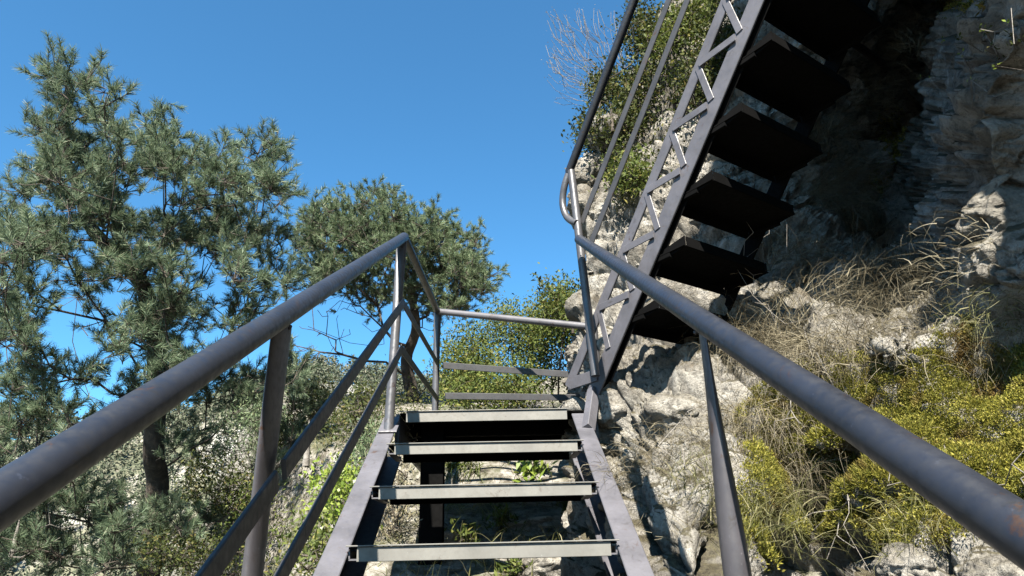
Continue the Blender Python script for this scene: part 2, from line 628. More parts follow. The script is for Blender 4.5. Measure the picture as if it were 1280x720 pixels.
Nn = grid_normals(CL)
view = unit(-CL)
if np.median((Nn * view).sum(-1)) < 0:
    Nn = -Nn
big = fbm(CL * 1.0 + 5, 4)
c1, e1, id1 = worley(CL * A([1.7, 1.7, 2.3]) + .35 * fbm(CL * 2.2, 3)[..., None])
c2, e2, id2 = worley(CL * A([5.2, 5.2, 6.5]) + .5 * fbm(CL * 6, 3)[..., None] + 9)
rough_amt = 1.0
D = .20 * big + .30 * (id1 - .5) * np.clip(e1 * 3.0, 0, 1) - .09 * np.exp(-e1 * 14) + .085 * (id2 - .5) * np.clip(e2 * 3, 0, 1) - .03 * np.exp(-e2 * 10) + .035 * fbm(CL * 7, 5) + .016 * fbm(CL * 24, 4)
wp = CL + .12 * np.stack([fbm(CL * 3 + 31, 3), fbm(CL * 3 + 47, 3), fbm(CL * 3 + 63, 3)], -1)
cr1 = np.abs(vnoise(wp * A([2.6, 2.6, 3.4]) + 11))
cr2 = np.abs(vnoise(wp * A([7.5, 7.5, 9.0]) + 23))
D = D + .16 * np.minimum(cr1, .35) - .05 + .07 * np.minimum(cr2, .3) - .02
zz = wp[..., 2] * 2.3 + .35 * wp[..., 0] + .8 * fbm(CL * .9 + 71, 3)
saw = zz - np.floor(zz)
D = D + .075 * (saw - .5) * np.clip(.5 + 1.5 * fbm(CL * 1.4 + 90, 3), 0, 1)
CL = CL + Nn * D[..., None]
Nn = grid_normals(CL)
if np.median((Nn * unit(-CL)).sum(-1)) < 0:
    Nn = -Nn
h_, w_ = CL.shape[:2]
i, j = np.meshgrid(np.arange(h_ - 1), np.arange(w_ - 1), indexing="ij")
Fq = np.stack([i * w_ + j, (i + 1) * w_ + j, (i + 1) * w_ + j + 1, i * w_ + j + 1], -1).reshape(-1, 4)
cliff = mesh_np("cliff", CL.reshape(-1, 3), Fq, M_rock, smooth=True)
cliff.data.set_sharp_from_angle(angle=math.radians(28))
cliff["kind"] = "structure"
cliff["label"] = "pale limestone cliff with mossy ledges right of the stairs"

# spot lookup on the rock by direction from the camera
CLp = (CL.reshape(-1, 3) @ CR.T)
CLpx = np.stack([CX + F * CLp[:, 0] / np.where(CLp[:, 2] > .05, CLp[:, 2], np.nan), CY - F * CLp[:, 1] / np.where(CLp[:, 2] > .05, CLp[:, 2], np.nan)], -1)
CLf, Nf = CL.reshape(-1, 3), Nn.reshape(-1, 3)


def on_rock(px, py):
    d = ((CLpx - A([px, py])) ** 2).sum(-1)
    d = np.where(np.isnan(d), 1e9, d)
    best = np.argsort(d)[:6]
    k = best[np.argmin(CLp[best, 2])]
    return CLf[k], Nf[k]


# ------------------------------------------------------------------ lower staircase
Y1, Z1, RUN, RISE = 2.157, .032, .3404, .1996
SL = RISE / RUN
XL, XR = -.435, .365                               # inner faces of the stringers
RXL, RXR = -.453, .439                             # handrail axes
YL = Y1 + 3 * RUN                                  # landing nosing
ZL = Z1 + 3 * RISE
sd = unit(A([0, RUN, RISE]))
sn = unit(A([0, -RISE, RUN]))


def nose(y):
    return Z1 + (y - Y1) * SL


st = thing("steel_staircase", "dark grey steel staircase climbing straight ahead to the landing between two handrails", "staircase", (0, .6, nose(.6) - .25))
y0, y1 = .35, YL - .01
for side, xi in ((-1, XL), (1, XR)):
    mb = MB()
    a, b_ = A([0, y0, nose(y0)]), A([0, y1, nose(y1)])
    xo = xi + side * .075
    # channel: top flange, web on the outer side, bottom flange
    mb.bar(a + A([(xi + xo) / 2, 0, 0]) + sn * -.022, b_ + A([(xi + xo) / 2, 0, 0]) + sn * -.022, .075, .009, sn)
    mb.bar(a + A([xo - side * .0045, 0, 0]) + sn * -.12, b_ + A([xo - side * .0045, 0, 0]) + sn * -.12, .009, .186, sn)
    mb.bar(a + A([(xi + xo) / 2, 0, 0]) + sn * -.217, b_ + A([(xi + xo) / 2, 0, 0]) + sn * -.217, .075, .009, sn)
    mb.build("stringer", M_steel, st)
for k in range(-4, 3):
    y, z = Y1 + k * RUN, Z1 + k * RISE
    mb = MB()
    mb.bar([XL + .002, y + .135, z - .004], [XR - .002, y + .135, z - .004], .262, .006)
    mb.bar([XL + .03, y + .262, z - .025], [XR - .03, y + .262, z - .025], .005, .036)
    tr = mb.build("tread", M_shade, st)
    mb = MB()
    mb.bar([XL + .028, y, z - .022], [XR - .022, y, z - .022], .005, .041)
    mb.bar([XL - .004, y - .004, z + .0015], [XR + .004, y - .004, z + .0015], .012, .004, bev=.001)
    mb.build("nosing", M_nose, tr)
    for side, xi in ((-1, XL), (1, XR)):
        mb = MB()
        mb.bar([xi - side * .016, y + .012, z - .036], [xi - side * .016, y + .25, z - .036], .030, .005)
        mb.bar([xi - side * .003, y + .012, z - .024], [xi - side * .003, y + .25, z - .024], .005, .022)
        mb.build("bracket", M_steel, tr)
ZRl, ZRr = .9022, .8926
lend = A([RXL, 3.20, nose(3.20) + ZRl])
rend = A([RXR, 3.07, nose(3.07) + ZRr])
for x, zr, en in ((RXL, ZRl, lend), (RXR, ZRr, rend)):
    p0 = A([x, .12, nose(.12) + zr])
    pts = [p0 + (en - p0) * k for k in np.linspace(0, 1, 30)]
    MB().tube(pts, .0245, 28).build("handrail", M_rail, st)
# posts, tubes pressed flat where they meet the rail
pn = (.985, -.17, 0)
for x, y in ((RXL, 1.405), (RXL, -.0 + .42)):
    MB().flat_post([x - .012, y, nose(y) - .02], [x, y, nose(y) + ZRl - .012], .0225, (.99, -.10, 0), .02, 2.2, .25).build("post", M_post, st)
for x, y in ((RXR, 1.35), (RXR, .42)):
    MB().flat_post([x + .012, y, nose(y) - .02], [x, y, nose(y) + ZRr - .012], .0255, pn).build("post", M_post, st)
ye = 3.02
MB().flat_post([RXL - .01, ye, nose(ye) - .025], [RXL, 3.12, nose(3.12) + ZRl - .012], .0215, (.3, -.95, 0), .5, 1.2, .35).build("post", M_galv, st)
MB().bar([RXL - .05, ye, nose(ye) - .012], [RXL + .03, ye, nose(ye) - .012], .075, .008, sn).build("foot_plate", M_steel, st)
def weld(p, r, parent, n=7):
    mb = MB()
    for k in range(n):
        a = 2 * math.pi * k / n
        c = A(p) + A([math.cos(a) * r, math.sin(a) * r, random.uniform(-.002, .002)])
        q = .0042 * random.uniform(.8, 1.3)
        mb.tube([c - A([0, 0, q]), c - A([0, 0, q * .5]), c, c + A([0, 0, q * .5]), c + A([0, 0, q])], [q * .3, q * .9, q, q * .9, q * .3], 8)
    mb.build("weld", M_bar, parent)


weld([RXL, 1.405, nose(1.405) + ZRl - .024], .018, st)
weld([RXR, 1.35, nose(1.35) + ZRr - .024], .014, st)
weld([RXL, 3.12, nose(3.12) + ZRl - .024], .018, st)
weld([RXR + .01, 3.06, nose(3.06) + ZRr], .026, st)
for x, y in ((RXL - .01, 1.405), (RXR + .012, 1.35)):
    MB().bar([x - .05, y, nose(y) - .014], [x + .04, y, nose(y) - .014], .085, .008, sn).build("foot_plate", M_steel, st)
# flat midrails in bays between the posts (left side only in view; the right one has none up here)
for h in (.565, .335):
    for ya, yb in ((.44, 1.385), (1.43, 3.06)):
        MB().bar([RXL + .026, ya, nose(ya) + h], [RXL + .026, yb, nose(yb) + h], .010, .044, sn).build("midrail", M_bar, st)

# ------------------------------------------------------------------ landing
la = thing("steel_landing", "small steel landing with railing round its open back and left sides", "landing", (0, 3.75, ZL - .3))
XA, XB, YB = -.44, .47, 4.40
mb = MB()
mb.bar([(XA + XB) / 2, YL + .01, ZL - .006], [(XA + XB) / 2, YB, ZL - .006], XB - XA, .006)
for y in (YL + .3, YL + .62, YL + .95):
    mb.bar([XA + .02, y, ZL - .04], [XB - .02, y, ZL - .04], .04, .06)
mb.build("deck", M_shade, la)
mb = MB()
mb.bar([XL + .028, YL, ZL - .024], [XR - .022, YL, ZL - .024], .006, .05)
mb.bar([XL - .004, YL - .004, ZL + .0015], [XR + .004, YL - .004, ZL + .0015], .012, .004, bev=.001)
mb.build("nosing", M_nose, la)
for x in (XA - .01, XB + .01):
    MB().bar([x, YL + .02, ZL - .075], [x, YB, ZL - .075], .02, .14).build("edge_beam", M_steel, la)
MB().bar([XA, YB + .012, ZL - .035], [XB, YB + .012, ZL - .035], .02, .06).build("edge_beam", M_steel, la)
for x, y in ((-.30, 3.42),):
    zb = ground_at(x, y) - .2
    mb = MB()
    mb.bar([x, y, zb], [x, y, ZL - .012], .006, .11, (0, 1, 0))
    for s_ in (-1, 1):
        mb.bar([x, y + s_ * .055, zb], [x, y + s_ * .055, ZL - .012], .11, .007, (0, 1, 0))
    mb.build("support_column", M_shade, la)
ZR = lend[2]
fp = A([-.372, 4.36, ZR])
fe = at(743, 409, 4.12)
MB().tube([lend + (fp - lend) * k for k in np.linspace(0, 1, 8)], .021, 20).build("handrail", M_rail, la)
MB().tube([fp + (fe - fp) * k for k in np.linspace(0, 1, 8)], .0215, 20).build("handrail", M_steel, la)
MB().flat_post([fp[0] - .005, fp[1], ZL - .02], fp - A([0, 0, .01]), .022, (.2, -1, 0), .75, 1.15, .5).build("post", M_galv, la)
MB().tube([[fe[0], fe[1], ZL - .3], [fe[0], fe[1], fe[2] - .004]], .02).build("post", M_bar, la)
for (qa, qb) in (((557, 457), (718, 468.5)), ((560, 495), (716, 497))):
    a = at(*qa, 4.55)
    a = a * ((fp[1] - .03) / a[1])
    b_ = at(*qb, 4.6)
    b_ = b_ * (4.36 / b_[1])
    e = unit(b_ - a)
    MB().bar(a - e * .02, b_ + e * .12, .008, .042, (0, -.15, 1)).build("midrail", M_bar, la)
for h in (.60, .37):
    MB().bar([RXL + .02, 3.09, nose(3.05) + h - .01], [fp[0] + .012, fp[1] - .02, ZL + h - .06], .008, .042).build("midrail", M_bar, la)

# ------------------------------------------------------------------ upper flight, doubling back overhead
US = .92
uaz = math.radians(146.579)
us = A([math.sin(uaz), math.cos(uaz), 0])
ut = A([math.sin(uaz - math.pi / 2), math.cos(uaz - math.pi / 2), 0])
UP = A([.668, 3.334, 1.057]) * US
URUN, URISE, UD, UW = .209 * US, .254 * US, .194 * US, .6 * US
usl = unit(us * URUN + A([0, 0, URISE]))
usn = unit(A([0, 0, URUN]) - us * URISE)          # square to the flight, in its plane


def up_pt(a, h, off=0.0):
    return UP + us * a + ut * off + A([0, 0, h + a * URISE / URUN])


fl = thing("steep_steel_stair", "steep steel stair with lattice side climbing overhead, its tread undersides blackened to stand for shade", "staircase", tuple(UP - A([0, 0, .3])))
NT = 13
amax = (NT - 1) * URUN + .25
for off, side in ((-.035, -1), (UW + .035, 1)):
    lo, hi = (-.215 if side < 0 else -.12), amax
    if side > 0:
        MB().bar(up_pt(lo, .0, off), up_pt(hi, .0, off), .012, .09, usn).build("stringer", M_shade, fl)
        continue
    MB().bar(up_pt(lo, -.025, off), up_pt(hi, -.025, off), .012, .085, usn).build("stringer", M_steel, fl)
    MB().bar(up_pt(lo, -.060, off + .02), up_pt(hi, -.060, off + .02), .045, .006, usn).build("stringer_flange", M_shade, fl)
    MB().bar(up_pt(lo + .08, -.03, off + .030), up_pt(hi, -.03, off + .030), .006, .10, usn).build("inner_plate", M_shade, fl)
    lo2 = -.375 if side < 0 else -.12
    MB().bar(up_pt(lo2, .262, off), up_pt(hi, .262, off), .012, .058, usn).build("upper_chord", M_steel, fl)
    k = 0
    a = -.102
    while a < hi - .12:
        o2 = off + side * .008
        MB().bar(up_pt(a, .255, o2), up_pt(a + .042, .0, o2), .006, .034, us).build("lattice_bar", M_steel, fl)
        MB().bar(up_pt(a + .012, .25, o2 + side * .007), up_pt(a + URUN + .02, .01, o2 + side * .007), .006, .036, (0, 0, 1)).build("lattice_bar", M_steel, fl)
        a += URUN
    # the two lowest struts tie the chord to the stringer foot
MB().bar(up_pt(-.375, .275, -.035), up_pt(-.165, -.02, -.045) * .6 + up_pt(-.12, .02, -.045) * .4, .008, .060, (0, 0, 1)).build("tie_bar", M_steel, fl)
MB().bar(up_pt(-.19, -.02, -.035), A([.418, 3.02, nose(3.02) - .03]), .05, .04, us).build("foot", M_steel, fl)
MB().bar(up_pt(-.19, -.03, -.04), up_pt(-.19, -.03, UW + .04), .03, .006).build("tie_bar", M_shade, fl)
for k in range(NT):
    p = up_pt(k * URUN, 0)
    p[2] = UP[2] + k * URISE
    mb = MB()
    UDD = UD + .075
    q = p + A([0, 0, .04]) + us * (UDD / 2)
    mb.bar(q - ut * .025, q + ut * (UW + .025), UDD, .006)
    q = p + A([0, 0, .062]) + us * (UDD - .003)
    mb.bar(q, q + ut * UW, .005, .05)
    for o_ in (-.012, UW + .012):
        f0, f1, f2, f3 = p + A([0, 0, .0]), p + A([0, 0, .042]), p + us * UDD + A([0, 0, .086]), p + us * UDD + A([0, 0, .036])
        Q = [x_ + ut * (o_ + e_) for e_ in (-.003, .003) for x_ in (f0, f1, f2, f3)]
        mb.add(Q, [(0, 1, 2, 3), (7, 6, 5, 4), (0, 4, 5, 1), (1, 5, 6, 2), (2, 6, 7, 3), (3, 7, 4, 0)])
    tr = mb.build("tread", M_shade, fl)
    mb = MB()
    q = p + A([0, 0, .02])
    mb.bar(q, q + ut * UW, .005, .042)
    mb.build("nosing", M_shade, tr)
    for o_, s_ in ((0, 1), (UW, -1)):
        mb = MB()
        q = p + A([0, 0, .026]) + ut * (o_ - s_ * .012)
        mb.bar(q + us * .01, q + us * (UD - .01), .024, .022)
        mb.build("bracket", M_shade, tr)
# railing on the open side
ho = -.085
new_top, new_bot = at(714, 214, 1), at(744, 470, 1)


def on_plane(px, py, off):
    d = at(px, py, 1)
    return d * ((UP @ ut + off) / (d @ ut))


ntop, nbot = on_plane(714, 214, ho), on_plane(744.5, 470, ho)
MB().tube([nbot + (ntop - nbot) * k for k in np.linspace(0, 1, 10)], .021, 20).build("newel_post", M_galv, fl)
hl = on_plane(711, 216, ho - .0)
hpath = [up_pt(amax, 1.225, ho) + (hl - up_pt(amax, 1.225, ho)) * k for k in np.linspace(0, 1, 24)]
bend = [on_plane(x, y, ho - .012) for x, y in ((706, 231), (703.5, 246), (704, 259), (708, 270), (714, 276), (721, 279))]
MB().tube(hpath, .0225, 20).build("handrail", M_rail, fl)
bp = cr_interp(A([hpath[-1]] + bend), [5] * 6, 0)
MB().tube(bp, .0185, 18).build("handrail_return", M_galv, fl)
for h, lo in ((.835, -.165), (.622, -.12)):
    MB().bar(up_pt(lo, h, -.06), up_pt(amax, h, -.06), .008, .040, usn).build("midrail", M_bar, fl)
for a in (1.15, 2.25):
    MB().tube([up_pt(a, -.02, -.062), up_pt(a, 1.21, ho)], .02).build("post", M_post, fl)
for a in (1.05, 2.2):
    MB().tube([up_pt(a, -.02, UW + .06), up_pt(a, -.02, UW + .35)], .018).build("wall_anchor", M_shade, fl)

# ------------------------------------------------------------------ vegetation tools


def needles(base, dirs, length, n, nlen, wid):
    """shoots with n needles each -> triangles"""
    m_ = len(base)
    tt = rng.uniform(.05, 1.0, (m_, n))
    ax = dirs[:, None]
    radial = rand_dir(m_ * n).reshape(m_, n, 3)
    radial = unit(radial - ax * (radial * ax).sum(-1, keepdims=True))
    p = base[:, None] + ax * (tt * length[:, None])[..., None]
    d = unit(ax * .75 + radial * rng.uniform(.5, 1.0, (m_, n, 1)))
    L = nlen * rng.uniform(.7, 1.2, (m_, n, 1))
    sdv = unit(np.cross(d, rand_dir(m_ * n).reshape(m_, n, 3))) * wid
    V = np.stack([p - sdv * .5, p + sdv * .5, p + d * L + sdv * .15, p + d * L - sdv * .15], 2).reshape(-1, 3)
    Fc = np.arange(len(V)).reshape(-1, 4)
    return V, Fc


def leaves(p, d, nrm, ln, wd):
    """kite-shaped leaves with a slight fold"""
    sdv = unit(np.cross(d, nrm))
    nn = np.cross(sdv, d)
    ln, wd = ln[:, None], wd[:, None]
    V = np.stack([p, p + d * ln * .45 + sdv * wd * .5 + nn * wd * .12, p + d * ln, p + d * ln * .45 - sdv * wd * .5 + nn * wd * .12], 1).reshape(-1, 3)
    return V, np.arange(len(V)).reshape(-1, 4)


class Skeleton:
    def __init__(s, path, r0):
        s.p = [A(q, float) for q in path]
        s.par = [-1] + list(range(len(path) - 1))
        s.len = [0.0]
        for k in range(1, len(path)):
            s.len.append(s.len[-1] + np.linalg.norm(s.p[k] - s.p[k - 1]))
        s.r0 = r0
        s.trunk = len(path)

    def grow(s, targets, lift=.25, wig=.12, step=.22, k_path=.45, dz=.25, lo=0):
        for q in targets:
            P = A(s.p)
            d = np.linalg.norm(P - q, axis=1)
            cost = d + k_path * A(s.len) + np.where(P[:, 2] > q[2] + dz, 1.5 * (P[:, 2] - q[2] - dz), 0)
            cost[:lo] += 5
            a = int(np.argmin(cost))
            dist = d[a]
            n = max(2, int(dist / step))
            p0 = s.p[a]
            out = unit(A([q[0] - p0[0], q[1] - p0[1], 0])) * dist * .5
            c1 = p0 + out + A([0, 0, -lift * dist * .2])
            off = rng.normal(size=3) * wig * dist
            prev = a
            for k in range(1, n + 1):
                u = k / n
                pt = (1 - u) ** 2 * p0 + 2 * u * (1 - u) * (c1 + off) + u * u * q
                if k < n:
                    pt = pt + rng.normal(size=3) * wig * .12
                s.p.append(pt)
                s.par.append(prev)
                s.len.append(s.len[prev] + np.linalg.norm(pt - s.p[prev]))
                prev = len(s.p) - 1

    def mesh(s, tip=.004, expo=.42, sides=6, trunk_taper=None):
        n = len(s.p)
        cnt = np.zeros(n)
        kids = np.zeros(n)
        for k in range(n - 1, 0, -1):
            if cnt[k] == 0:
                cnt[k] = 1
            cnt[s.par[k]] += cnt[k]
        r = tip * np.maximum(cnt, 1) ** expo
        r = r * min(1.0, 1e9)
        tr = np.linspace(s.r0, s.r0 * .22, s.trunk)
        r[:s.trunk] = np.maximum(tr, np.minimum(r[:s.trunk], tr))
        r[s.trunk:] = np.minimum(r[s.trunk:], s.r0 * .5)
        k = np.arange(s.trunk, n)
        par = A(s.par)[s.trunk:]
        P = A(s.p)
        ra, rb = np.minimum(r[par], r[k] * 1.35), r[k]
        tb_ = P[:s.trunk]
        T = unit(np.gradient(tb_, axis=0))
        x = unit(np.cross(T, A([[0, 1.0, .2]])))
        y = np.cross(T, x)
        ns = 14
        a = np.arange(ns) * 2 * np.pi / ns
        lump = 1 + .10 * vnoise(np.stack([np.cos(a)[None] * 1.5 + 0 * tb_[:, :1], np.sin(a)[None] * 1.5 + 0 * tb_[:, :1], tb_[:, 2:3] * 4 + 0 * a[None]], -1))
        Vt = tb_[:, None] + (x[:, None] * np.cos(a)[None, :, None] + y[:, None] * np.sin(a)[None, :, None]) * (r[:s.trunk, None] * lump)[..., None]
        ii, jj = np.meshgrid(np.arange(s.trunk - 1), np.arange(ns), indexing="ij")
        Ft = np.stack([ii * ns + jj, ii * ns + (jj + 1) % ns, (ii + 1) * ns + (jj + 1) % ns, (ii + 1) * ns + jj], -1).reshape(-1, 4)
        return join_np([(Vt, Ft), frusta(P[par], P[k], ra, rb, sides)])


def clump_targets(ells, depth, spread, dens):
    out = []
    for e in ells:
        px, py, rx, ry = e[:4]
        dz = e[4] if len(e) > 4 else 0
        n = max(3, int(rx * ry * dens))
        for _ in range(n):
            a, q = rng.uniform(0, 2 * math.pi), math.sqrt(rng.uniform(0, 1))
            out.append(at(px + rx * q * math.cos(a), py + ry * q * math.sin(a), depth + dz + rng.normal() * spread))
    rng.shuffle(out)
    return out


def pine(name, label, trunk, r0, ells, depth, spread, dens, mat, nshoot=7, nn=42, nlen=.055, wid=.0055, shoot=.13, group=None, bare=(), radius=.16):
    base = A(trunk[0])
    t_ = thing(name, label, "tree", tuple(base), group)
    path = cr_interp(A(trunk, float), [5] * (len(trunk) - 1), 0)
    sk = Skeleton(path, r0)
    tg = clump_targets(ells, depth, spread, dens)
    tg.sort(key=lambda q: np.min(np.linalg.norm(path - q, axis=1)))
    sk.grow(tg, lo=4)
    if len(bare):
        sk.grow(bare, wig=.3, lo=4)
    V1, F1 = sk.mesh(.0035, .46)
    T = A(tg)
    m_ = len(T) * nshoot
    cen = np.repeat(T, nshoot, 0)
    mid = T.mean(0)
    outd = unit(cen - A([mid[0], mid[1], 0]) * A([1, 1, 0]) - cen * A([0, 0, 1]))
    dd = unit(rand_dir(m_) * .9 + A([0, 0, .75]) + outd * .35)
    b0 = cen + dd * rng.uniform(.0, radius * .5, (m_, 1)) + rng.normal(size=(m_, 3)) * radius * .45
    L = shoot * rng.uniform(.6, 1.3, m_)
    V2, F2 = frusta(np.concatenate([cen, b0]), np.concatenate([b0, b0 + dd * L[:, None]]), np.full(2 * m_, .004), np.full(2 * m_, .0025), 3)
    Vt, Ft = join_np([(V1, F1), (V2, F2)])
    mesh_np("trunk", Vt - base, Ft, M_bark, t_, smooth=True)
    V3, F3 = needles(b0, dd, L, nn, nlen, wid)
    mesh_np("crown", V3 - base, F3, mat, t_)
    return t_


# big pine on the left
E1 = [(85, 108, 24, 32), (118, 128, 18, 30), (62, 165, 22, 16), (108, 190, 42, 32), (42, 245, 32, 30), (192, 148, 13, 32), (180, 205, 30, 28), (222, 195, 28, 32),
      (258, 225, 36, 36), (318, 192, 28, 22), (305, 245, 38, 26), (342, 240, 14, 24), (62, 305, 55, 28, -.3), (15, 345, 35, 55, -.4), (135, 290, 34, 40, .4), (200, 285, 36, 28, .3),
      (268, 300, 40, 26), (318, 340, 36, 26, -.3), (180, 345, 40, 22), (240, 385, 45, 24, -.4), (305, 395, 34, 20), (100, 355, 34, 18), (28, 420, 36, 24, -.5), (50, 480, 45, 22, -.4),
      (110, 470, 26, 14), (225, 455, 46, 24, .3), (300, 495, 46, 30, .5), (350, 465, 26, 18, .5), (165, 505, 34, 18), (55, 610, 45, 22, -.4), (25, 665, 48, 34, -.6),
      (225, 555, 34, 20, .5), (180, 665, 50, 26, -.3), (262, 665, 38, 22, .3), (355, 555, 26, 18, .8), (-40, 300, 30, 60), (-50, 450, 40, 60), (-50, 600, 40, 60), (400, 560, 24, 16, .9), (365, 345, 16, 20), (150, 420, 40, 22, -.5), (200, 395, 30, 26, .4), (195, 480, 30, 22, -.4), (140, 225, 26, 26), (150, 160, 14, 22), (75, 520, 30, 16, -.6), (0, 540, 30, 30, -.6), (320, 650, 34, 26, .7), (370, 500, 26, 20, .8), (330, 300, 28, 26, .2), (84, 215, 26, 28, -.35), (110, 640, 38, 20, -.3), (150, 695, 40, 18, -.2), (40, 700, 44, 20, -.5), (330, 590, 24, 18, .5), (110, 265, 28, 26, -.35), (185, 330, 26, 26, -.4), (82, 150, 18, 24, -.2), (250, 280, 30, 24)]
gz1 = ground_at(-3.3, 5.4)
tr1 = [at(188, 720, 6.05) * A([1, 1, 0]) + A([0, 0, gz1 - .3]), at(188, 700, 6.05), at(192, 560, 6.1), at(196, 440, 6.15), at(175, 350, 6.1), at(118, 290, 6.05), at(98, 235, 6.0), at(82, 190, 6.0), at(85, 110, 6.0)]
bare1 = [at(110, 420, 5.6), at(40, 500, 5.5), at(20, 440, 5.4), at(260, 330, 6.4), at(240, 180, 6.2), at(310, 270, 6.3), at(70, 545, 5.6), at(20, 560, 5.4), at(290, 620, 6.4), at(330, 520, 6.5), at(100, 600, 5.8), at(60, 650, 5.5), at(280, 470, 6.5), at(130, 520, 5.8), at(350, 420, 6.6)]
pine("pine_tree", "large loose pine at the left with forked crown and dark trunk", tr1, .11, E1, 6.1, .5, .0088, M_needle, 11, 80, .062, .0044, .125, "pines left of the stairs", bare1, .15)

# umbrella pine behind the landing corner
E2 = [(418, 275, 32, 22), (470, 268, 40, 20), (520, 288, 42, 26), (562, 312, 36, 28), (592, 342, 26, 16), (545, 348, 44, 24, .3), (482, 318, 48, 28), (425, 308, 38, 24, -.3),
      (392, 300, 22, 20), (565, 378, 34, 10), (500, 362, 32, 14, .3), (390, 338, 26, 14, -.4), (450, 345, 24, 12), (605, 355, 14, 8), (455, 372, 30, 12), (540, 385, 40, 10), (420, 345, 30, 14), (580, 365, 30, 12), (480, 300, 40, 26)]
gz2 = ground_at(-1.25, 8.9)
tr2 = [at(518, 505, 9.2) * A([1, 1, 0]) + A([0, 0, min(gz2, at(518, 505, 9.2)[2]) - .3]), at(516, 500, 9.2), at(508, 450, 9.2), at(520, 410, 9.15), at(512, 360, 9.1), at(498, 320, 9.1)]
_r = np.random.default_rng(3)
bare2 = [at(385, 408, 8.9), at(400, 440, 8.8), at(372, 455, 8.7), at(420, 425, 8.9), at(390, 380, 9.0), at(440, 380, 9.0), at(545, 470, 9.0), at(480, 470, 9.3), at(360, 430, 8.9), at(410, 395, 9.1), at(560, 430, 9.0), at(540, 400, 9.1)]
bare2 = bare2 + [q + _r.normal(size=3) * A([.16, .16, .10]) for q in bare2 for _ in range(4)]
pine("pine_tree", "rounded umbrella-crowned pine standing behind the landing corner", tr2, .115, E2, 9.15, .6, .021, M_needle2, 12, 62, .060, .0062, .11, "pines left of the stairs", bare2, .2)


def shrub(name, label, foot, targets, mat, nleaf, ll, lw, spread, group=None, stem=.006, cat="shrub", stemmat=None, upb=.3, lo=0, sides=4, wig=.12, kp=.35):
    foot = A(foot, float)
    t_ = thing(name, label, cat, tuple(foot), group)
    sk = Skeleton([foot - A([0, 0, .15]), foot + A([0, 0, .02]), foot + A([0, 0, .12])] if name != "bare_twig" else [foot - A([0, 0, .012]), foot, foot + A([0, 0, .008])], stem * (3 if name != "bare_twig" else 1.2))
    tg = list(targets)
    tg.sort(key=lambda q: np.linalg.norm(q - foot))
    sk.grow(tg, .1, wig, .12, kp, .4)
    V1, F1 = sk.mesh(stem * .35, .35, sides)
    mesh_np("stems", V1 - foot, F1, stemmat or M_bark, t_, smooth=True)
    if nleaf:
        T = A(tg)
        m_ = len(T) * nleaf
        p = np.repeat(T, nleaf, 0) + rng.normal(size=(m_, 3)) * spread
        d = unit(rand_dir(m_) + A([0, 0, upb]))
        V2, F2 = leaves(p, d, unit(rand_dir(m_) + A([-.1, -.5, 1.0])), ll * rng.uniform(.6, 1.3, m_), lw * rng.uniform(.7, 1.2, m_))
        mesh_np("foliage", V2 - foot, F2, mat, t_)
    return t_


def ell_targets(ells, depth, spread, n):
    return [q for e in ells for q in clump_targets([e], depth, spread, n / max(1, e[2] * e[3]))]


G_HEDGE = "green shrubs behind the landing"
hedge = [(585, 455, 34, 40, 6.6, "yellow-green shrub behind the left end of the landing rail", M_leaf),
         (640, 425, 38, 42, 7.4, "domed olive shrub at mid landing, top above the rail", M_leaf),
         (690, 430, 34, 46, 6.9, "dense green shrub beside the right end of the landing rail", M_leaf),
         (620, 485, 60, 18, 5.9, "low green shrub seen between the landing's two midrails", M_leaf),
         (700, 388, 24, 24, 6.2, "sunlit light green shrub right of the sky gap, against the rock", M_leaf)]
for px, py, rx, ry, dp, lb, mt in hedge:
    f = at(px, py + ry, dp)
    f[2] = min(f[2], max(ground_at(f[0], f[1]), f[2] - .8))
    tg = ell_targets([(px, py, rx, ry)], dp, .3, 95)
    shrub("shrub", lb, f, tg, mt, 60, .038, .018, .085, G_HEDGE)
f = at(715, 395, 5.6)
shrub("leafy_sprig", "dark few-leaved sprig poking into the sky left of the newel", f, [at(678, 350, 5.5), at(672, 346, 5.5), at(690, 362, 5.5), at(684, 372, 5.5), at(700, 375, 5.55), at(676, 358, 5.5)], M_leafd, 9, .045, .03, .03, None, .004, "sprig")

# shrubs on the rock above
G_TOP = "shrubs on the rock behind the stair"
tops = [([(770, 190, 22, 22), (745, 165, 12, 20), (785, 150, 16, 22)], 5.9, "small leaved shrub at the cliff edge, left of the stair midrails", M_leafd),
        ([(800, 120, 26, 40), (830, 170, 26, 26)], 6.0, "olive shrub between the midrails and the lattice side", M_leafd),
        ([(835, 60, 30, 40), (860, 20, 30, 30)], 6.3, "tall green shrub at the frame top behind the stair rails", M_leaf),
        ([(870, 110, 24, 40), (900, 60, 20, 40)], 5.6, "dense shrub directly behind the lattice side", M_leafd),
        ([(760, 110, 14, 16), (800, 40, 18, 30)], 6.5, "thin leggy shrub against the sky near the upper handrail", M_leafd),
        ([(790, 215, 22, 16)], 5.2, "low yellowing shrub on the white rock behind the midrails", M_leaf)]
for ells, dp, lb, mt in tops:
    e = ells[0]
    f, _ = on_rock(e[0] + 6, e[1] + e[3] + 8)
    tg = ell_targets(ells, dp, .3, 75)
    shrub("shrub", lb, f, tg, mt, 30, .042, .020, .07, G_TOP)
# bare whitish tree against the sky
f, _ = on_rock(800, 150)
tg = [at(720 + rng.uniform(-38, 55), 70 + rng.uniform(-60, 60), 7 + rng.normal() * .3) for _ in range(170)] + [at(700, 50, 7), at(690, 80, 7), at(705, 110, 7), at(722, 118, 7), at(730, 20, 7)]
shrub("bare_tree", "bare pale-twigged sapling against the sky left of the upper handrail", at(830, 150, 7.0), tg, M_straw, 2, .016, .008, .03, None, .0062, "tree", M_barkl, wig=.05, kp=.85)

